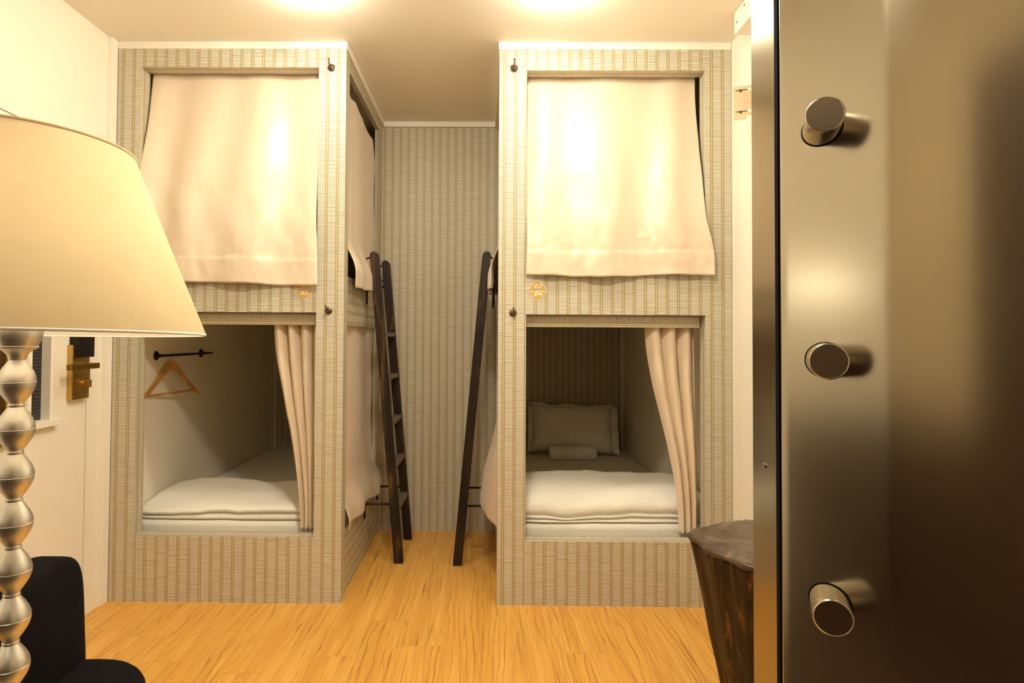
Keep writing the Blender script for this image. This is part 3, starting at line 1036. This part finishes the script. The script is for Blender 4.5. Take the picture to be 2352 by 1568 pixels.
for z, f in ((.536, 1.0), (.545, 1.022), (.551, 1.018), (.554, .99), (.5545, .93), (.555, .6), (.5555, .2)):
    rg = []
    for k in range(n):
        a = 2 * PI * k / n
        r = rim(a, .55) + (.004 * nz(math.cos(a) * 24, math.sin(a) * 24, 9) if f > .9 else 0)
        rg.append(bm.verts.new((r * f * math.cos(a), r * f * math.sin(a), z + .0012 * nz(math.cos(a) * f * 3, math.sin(a) * f * 3, 5) * 2)))
    rings.append(rg)
for a, b in zip(rings, rings[1:]):
    for k in range(n):
        bm.faces.new((a[k], a[(k + 1) % n], b[(k + 1) % n], b[k]))
bm.faces.new(rings[0][::-1]); bm.faces.new(rings[-1])
obj('stool_top', bm, M['stump_top'], st, True, label='polished brown stump top with a wavy edge')

# ------------------------------------------------------------------ steel door close to the camera
CY = -2.65
sd = empty('steel_door', (.42, CY + .66, 0))
tag(sd, 'brushed stainless steel door with three round pegs', 'door', kind='thing')
O = sd.location
def wp(x, d): return (x - O.x, CY + d - O.y)
SH = 2.12
PEGS = ((.3472, -2.028, 1.3851), (.3494, -2.028, 1.1321), (.3519, -2.028, .8741))
# edge face (turned towards the room), gasket, then the panel in two folds
e0, e1 = wp(.3325, .7614), wp(.3380, .7068)
bm = NB(); prism(bm, [e0, (e0[0] + .003, e0[1] + .003), (e1[0] + .03, e1[1] + .04), (e1[0] + .03, e1[1] + .002), (e1[0] + .001, e1[1])][::-1], 'z', .005, SH)
bmesh.ops.bevel(bm, geom=[e for e in bm.edges if e.calc_length() > 1], offset=.0016, segments=3, affect='EDGES')
soft(obj('door_edge', bm, M['steel_edge'], sd), 40)
g0 = wp(.3385, .700)
bm = NB(); box(bm, g0[0] - .0005, g0[0] + .03, g0[1] + .004, g0[1] + .012, .005, SH); obj('gasket', bm, M['black'], sd, label='black rubber gasket')
mA = math.radians(50)
a0 = Vector(wp(.3378, .700))
uA = Vector((math.cos(mA), -math.sin(mA)))
# panel cross-section: rounded lead-in, flat A, soft fold, slowly turning B
sec = []
for k in range(7):
    a = PI / 2 * (1 - k / 6)
    nA = Vector((-math.sin(mA), -math.cos(mA)))
    sec.append(a0 + uA * (.005 - .005 * math.sin(a)) - nA * (.005 - .005 * math.cos(a)) * 1.0)
sec[0] = a0 - nA * .005
sec = [a0 - nA * .006 + uA * 0] + [a0 + uA * (.0022 * (1 - math.cos(b))) - nA * (.0022 * (1 - math.sin(b))) for b in [PI / 2 * k / 6 for k in range(7)]]
for k in range(1, 13):
    sec.append(a0 + uA * (.0022 + (.1075 - .0022 - .004) * k / 12))
ang = mA
p = sec[-1].copy()
for k in range(1, 9):
    ang = mA - math.radians(9) * k / 8
    p = p + Vector((math.cos(ang), -math.sin(ang))) * .001
    sec.append(p.copy())
for k in range(1, 41):
    ang = math.radians(41) - math.radians(17) * min(1, k / 22)
    p = p + Vector((math.cos(ang), -math.sin(ang))) * .0105
    sec.append(p.copy())
bm = NB()
back = []
for k, q in enumerate(sec):
    d_ = (sec[min(k + 1, len(sec) - 1)] - sec[max(k - 1, 0)]).normalized()
    back.append(q + Vector((-d_.y, d_.x)) * .016)
loop = sec[1:] + back[8:][::-1]
prism(bm, [(q.x, q.y) for q in loop], 'z', .005, SH)
pan = soft(obj('door_panel', bm, M['steel'], sd), 35)
# pegs
pa = math.radians(25)
pd = Vector((-math.sin(pa), -math.cos(pa), 0))
nA3 = Vector((-math.sin(mA), -math.cos(mA), 0))
a03 = Vector((a0.x, a0.y, 0))
PR = .0186
for (x, y, z) in PEGS:
    cap = Vector((x - O.x, y - O.y, z))
    rot = pd.to_track_quat('Z', 'Y').to_matrix().to_4x4()
    L = ((cap - a03).dot(nA3)) / pd.dot(nA3)          # length along the axis down to the panel
    mt = Matrix.Translation(cap) @ rot
    bm = NB(); lathe(bm, [(PR, -L - .018), (PR, -.0016), (PR - .0003, -.0006), (PR - .0013, 0), (PR - .0017, -.0005)], 56)
    bmesh.ops.transform(bm, matrix=mt, verts=bm.verts)
    pg = soft(obj('peg', bm, M['peg'], sd), 50)
    bm = NB(); lathe(bm, [(PR - .0017, -.006), (PR - .0017, -.0006)], 56)
    bmesh.ops.transform(bm, matrix=mt, verts=bm.verts)
    soft(obj('peg_cap', bm, M['cap'], pg), 50)
    # black collar where the peg goes through the panel, cut to the panel's slope
    bm = NB()
    ring = []
    for rr_, off in ((PR - .001, .0010), (PR + .0010, .0010), (PR + .0010, -.004)):
        rg = []
        for k in range(56):
            a = 2 * PI * k / 56
            v = mt @ Vector((rr_ * math.cos(a), rr_ * math.sin(a), 0))
            t = ((v - a03).dot(nA3) - off) / pd.dot(nA3)
            rg.append(bm.verts.new(v - pd * t))
        ring.append(rg)
    for a, b in zip(ring, ring[1:]):
        for k in range(56):
            bm.faces.new((a[k], a[(k + 1) % 56], b[(k + 1) % 56], b[k]))
    obj('peg_collar', bm, M['black'], pg, True)
bm = NB()
sq = wp(.3350, .736)
tube(bm, [(sq[0] + .002, sq[1], 1.003), (sq[0] - .0006, sq[1], 1.003)], .0035, 16)
obj('screw', bm, M['chrome'], sd)

# ------------------------------------------------------------------ framed picture at the left edge
pc = empty('framed_picture', (XL, -.80, .775))
tag(pc, 'dark framed picture with gilt edge at the lamp stem', 'picture')
bm = NB()
y0, y1, z0, z1 = -.26, .235, 0, .62
for a in ((y0, y1, z0, z0 + .03), (y0, y1, z1 - .03, z1), (y0, y0 + .03, z0 + .03, z1 - .03), (y1 - .03, y1, z0 + .03, z1 - .03)):
    box(bm, .0, .022, *a, bev=.003)
obj('picture_frame', bm, M['gilt'], pc)
bm = NB(); box(bm, .002, .010, y0 + .028, y1 - .028, z0 + .028, z1 - .028); obj('picture_panel', bm, M['brown'], pc)

# ------------------------------------------------------------------ ceiling lamps (just above the frame), added fill lamps and light
def ceiling_lamp(x, y, r, drop, mat, label):
    o = empty('ceiling_lamp', (x, y, H))
    tag(o, label, 'lamp', 'round ceiling lamps')
    bm = NB(); lathe(bm, [(r + .012, -.001), (r + .012, -.006), (r + .003, -.010), (r, -.010)], 40); soft(obj('lamp_base', bm, M['trim'], o), 40)
    bm = NB(); lathe(bm, [(r, -.010)] + [(max(.002, r * math.cos(a)), -.010 - (drop - .010) * math.sin(a)) for a in [PI / 2 * k / 10 for k in range(1, 11)]], 40)
    obj('lamp_glass', bm, mat, o, True)
    return o
ceiling_lamp(-.66, -.45, .062, .060, M['globe'], 'round opal ceiling lamp in front of the bunk with sign 02')
ceiling_lamp(.27, -.45, .062, .060, M['globe'], 'round opal ceiling lamp in front of the bunk with signs 03 and 04')
ceiling_lamp(-.05, -1.45, .11, .09, M['fill_mid'], 'round fill light added under the ceiling in mid room, unseen')  # added fill lamp, unseen, lifts the general light of the room
ceiling_lamp(-.62, -2.78, .09, .08, M['fill_dim'], 'round fill light added behind the camera to light what the steel reflects')  # added lamp out of view, brightens the walls mirrored in the steel
wl = empty('added_tube_light', (XL, -2.65, 1.37))  # added tube light, unseen, makes the bright streak across the steel panel
tag(wl, 'slim tube light added on the left wall for a streak in the steel', 'lamp')
bm = NB(); box(bm, .0, .03, -.13, .13, -.012, .012, bev=.003); obj('lamp_base', bm, M['trim'], wl)
bm = NB(); tube(bm, [(.042, -.13, 0), (.042, .13, 0)], .010, 14); obj('added_glow_tube', bm, M['tube'], wl, True)

w = bpy.data.worlds.new('world'); sc.world = w
w.use_nodes = True
w.node_tree.nodes['Background'].inputs[0].default_value = (1, .8, .55, 1)
w.node_tree.nodes['Background'].inputs[1].default_value = .02

# ------------------------------------------------------------------ camera
pitch, roll, yaw, f = .0228, -.0059, .0085, 1399.07
cp, sp, cr, sr, cw, sw = math.cos(pitch), math.sin(pitch), math.cos(roll), math.sin(roll), math.cos(yaw), math.sin(yaw)
Rz = Matrix(((cw, -sw, 0), (sw, cw, 0), (0, 0, 1)))
Rx = Matrix(((1, 0, 0), (0, cp, -sp), (0, sp, cp)))
Ry = Matrix(((cr, 0, sr), (0, 1, 0), (-sr, 0, cr)))
R = Rz @ Rx @ Ry
cam = bpy.data.cameras.new('camera')
co = bpy.data.objects.new('camera', cam); COL.objects.link(co)
m = Matrix.Identity(4)
for i in range(3):
    m[i][0] = R[i][0]; m[i][1] = R[i][2]; m[i][2] = -R[i][1]; m[i][3] = (0, CY, 1.1549)[i]
co.matrix_world = m
cam.sensor_width = 36; cam.sensor_fit = 'HORIZONTAL'
cam.lens = f / 2352 * 36
cam.shift_x = 73.9 / 2352
cam.shift_y = -42.24 / 2352
cam.clip_start = .02
sc.camera = co

sc.view_settings.view_transform = 'Standard'
sc.view_settings.look = 'None'
sc.view_settings.gamma = 1
sc.view_settings.exposure = 1.52
sc.view_settings.use_curve_mapping = False
sc.cycles.max_bounces = 10
sc.cycles.diffuse_bounces = 6
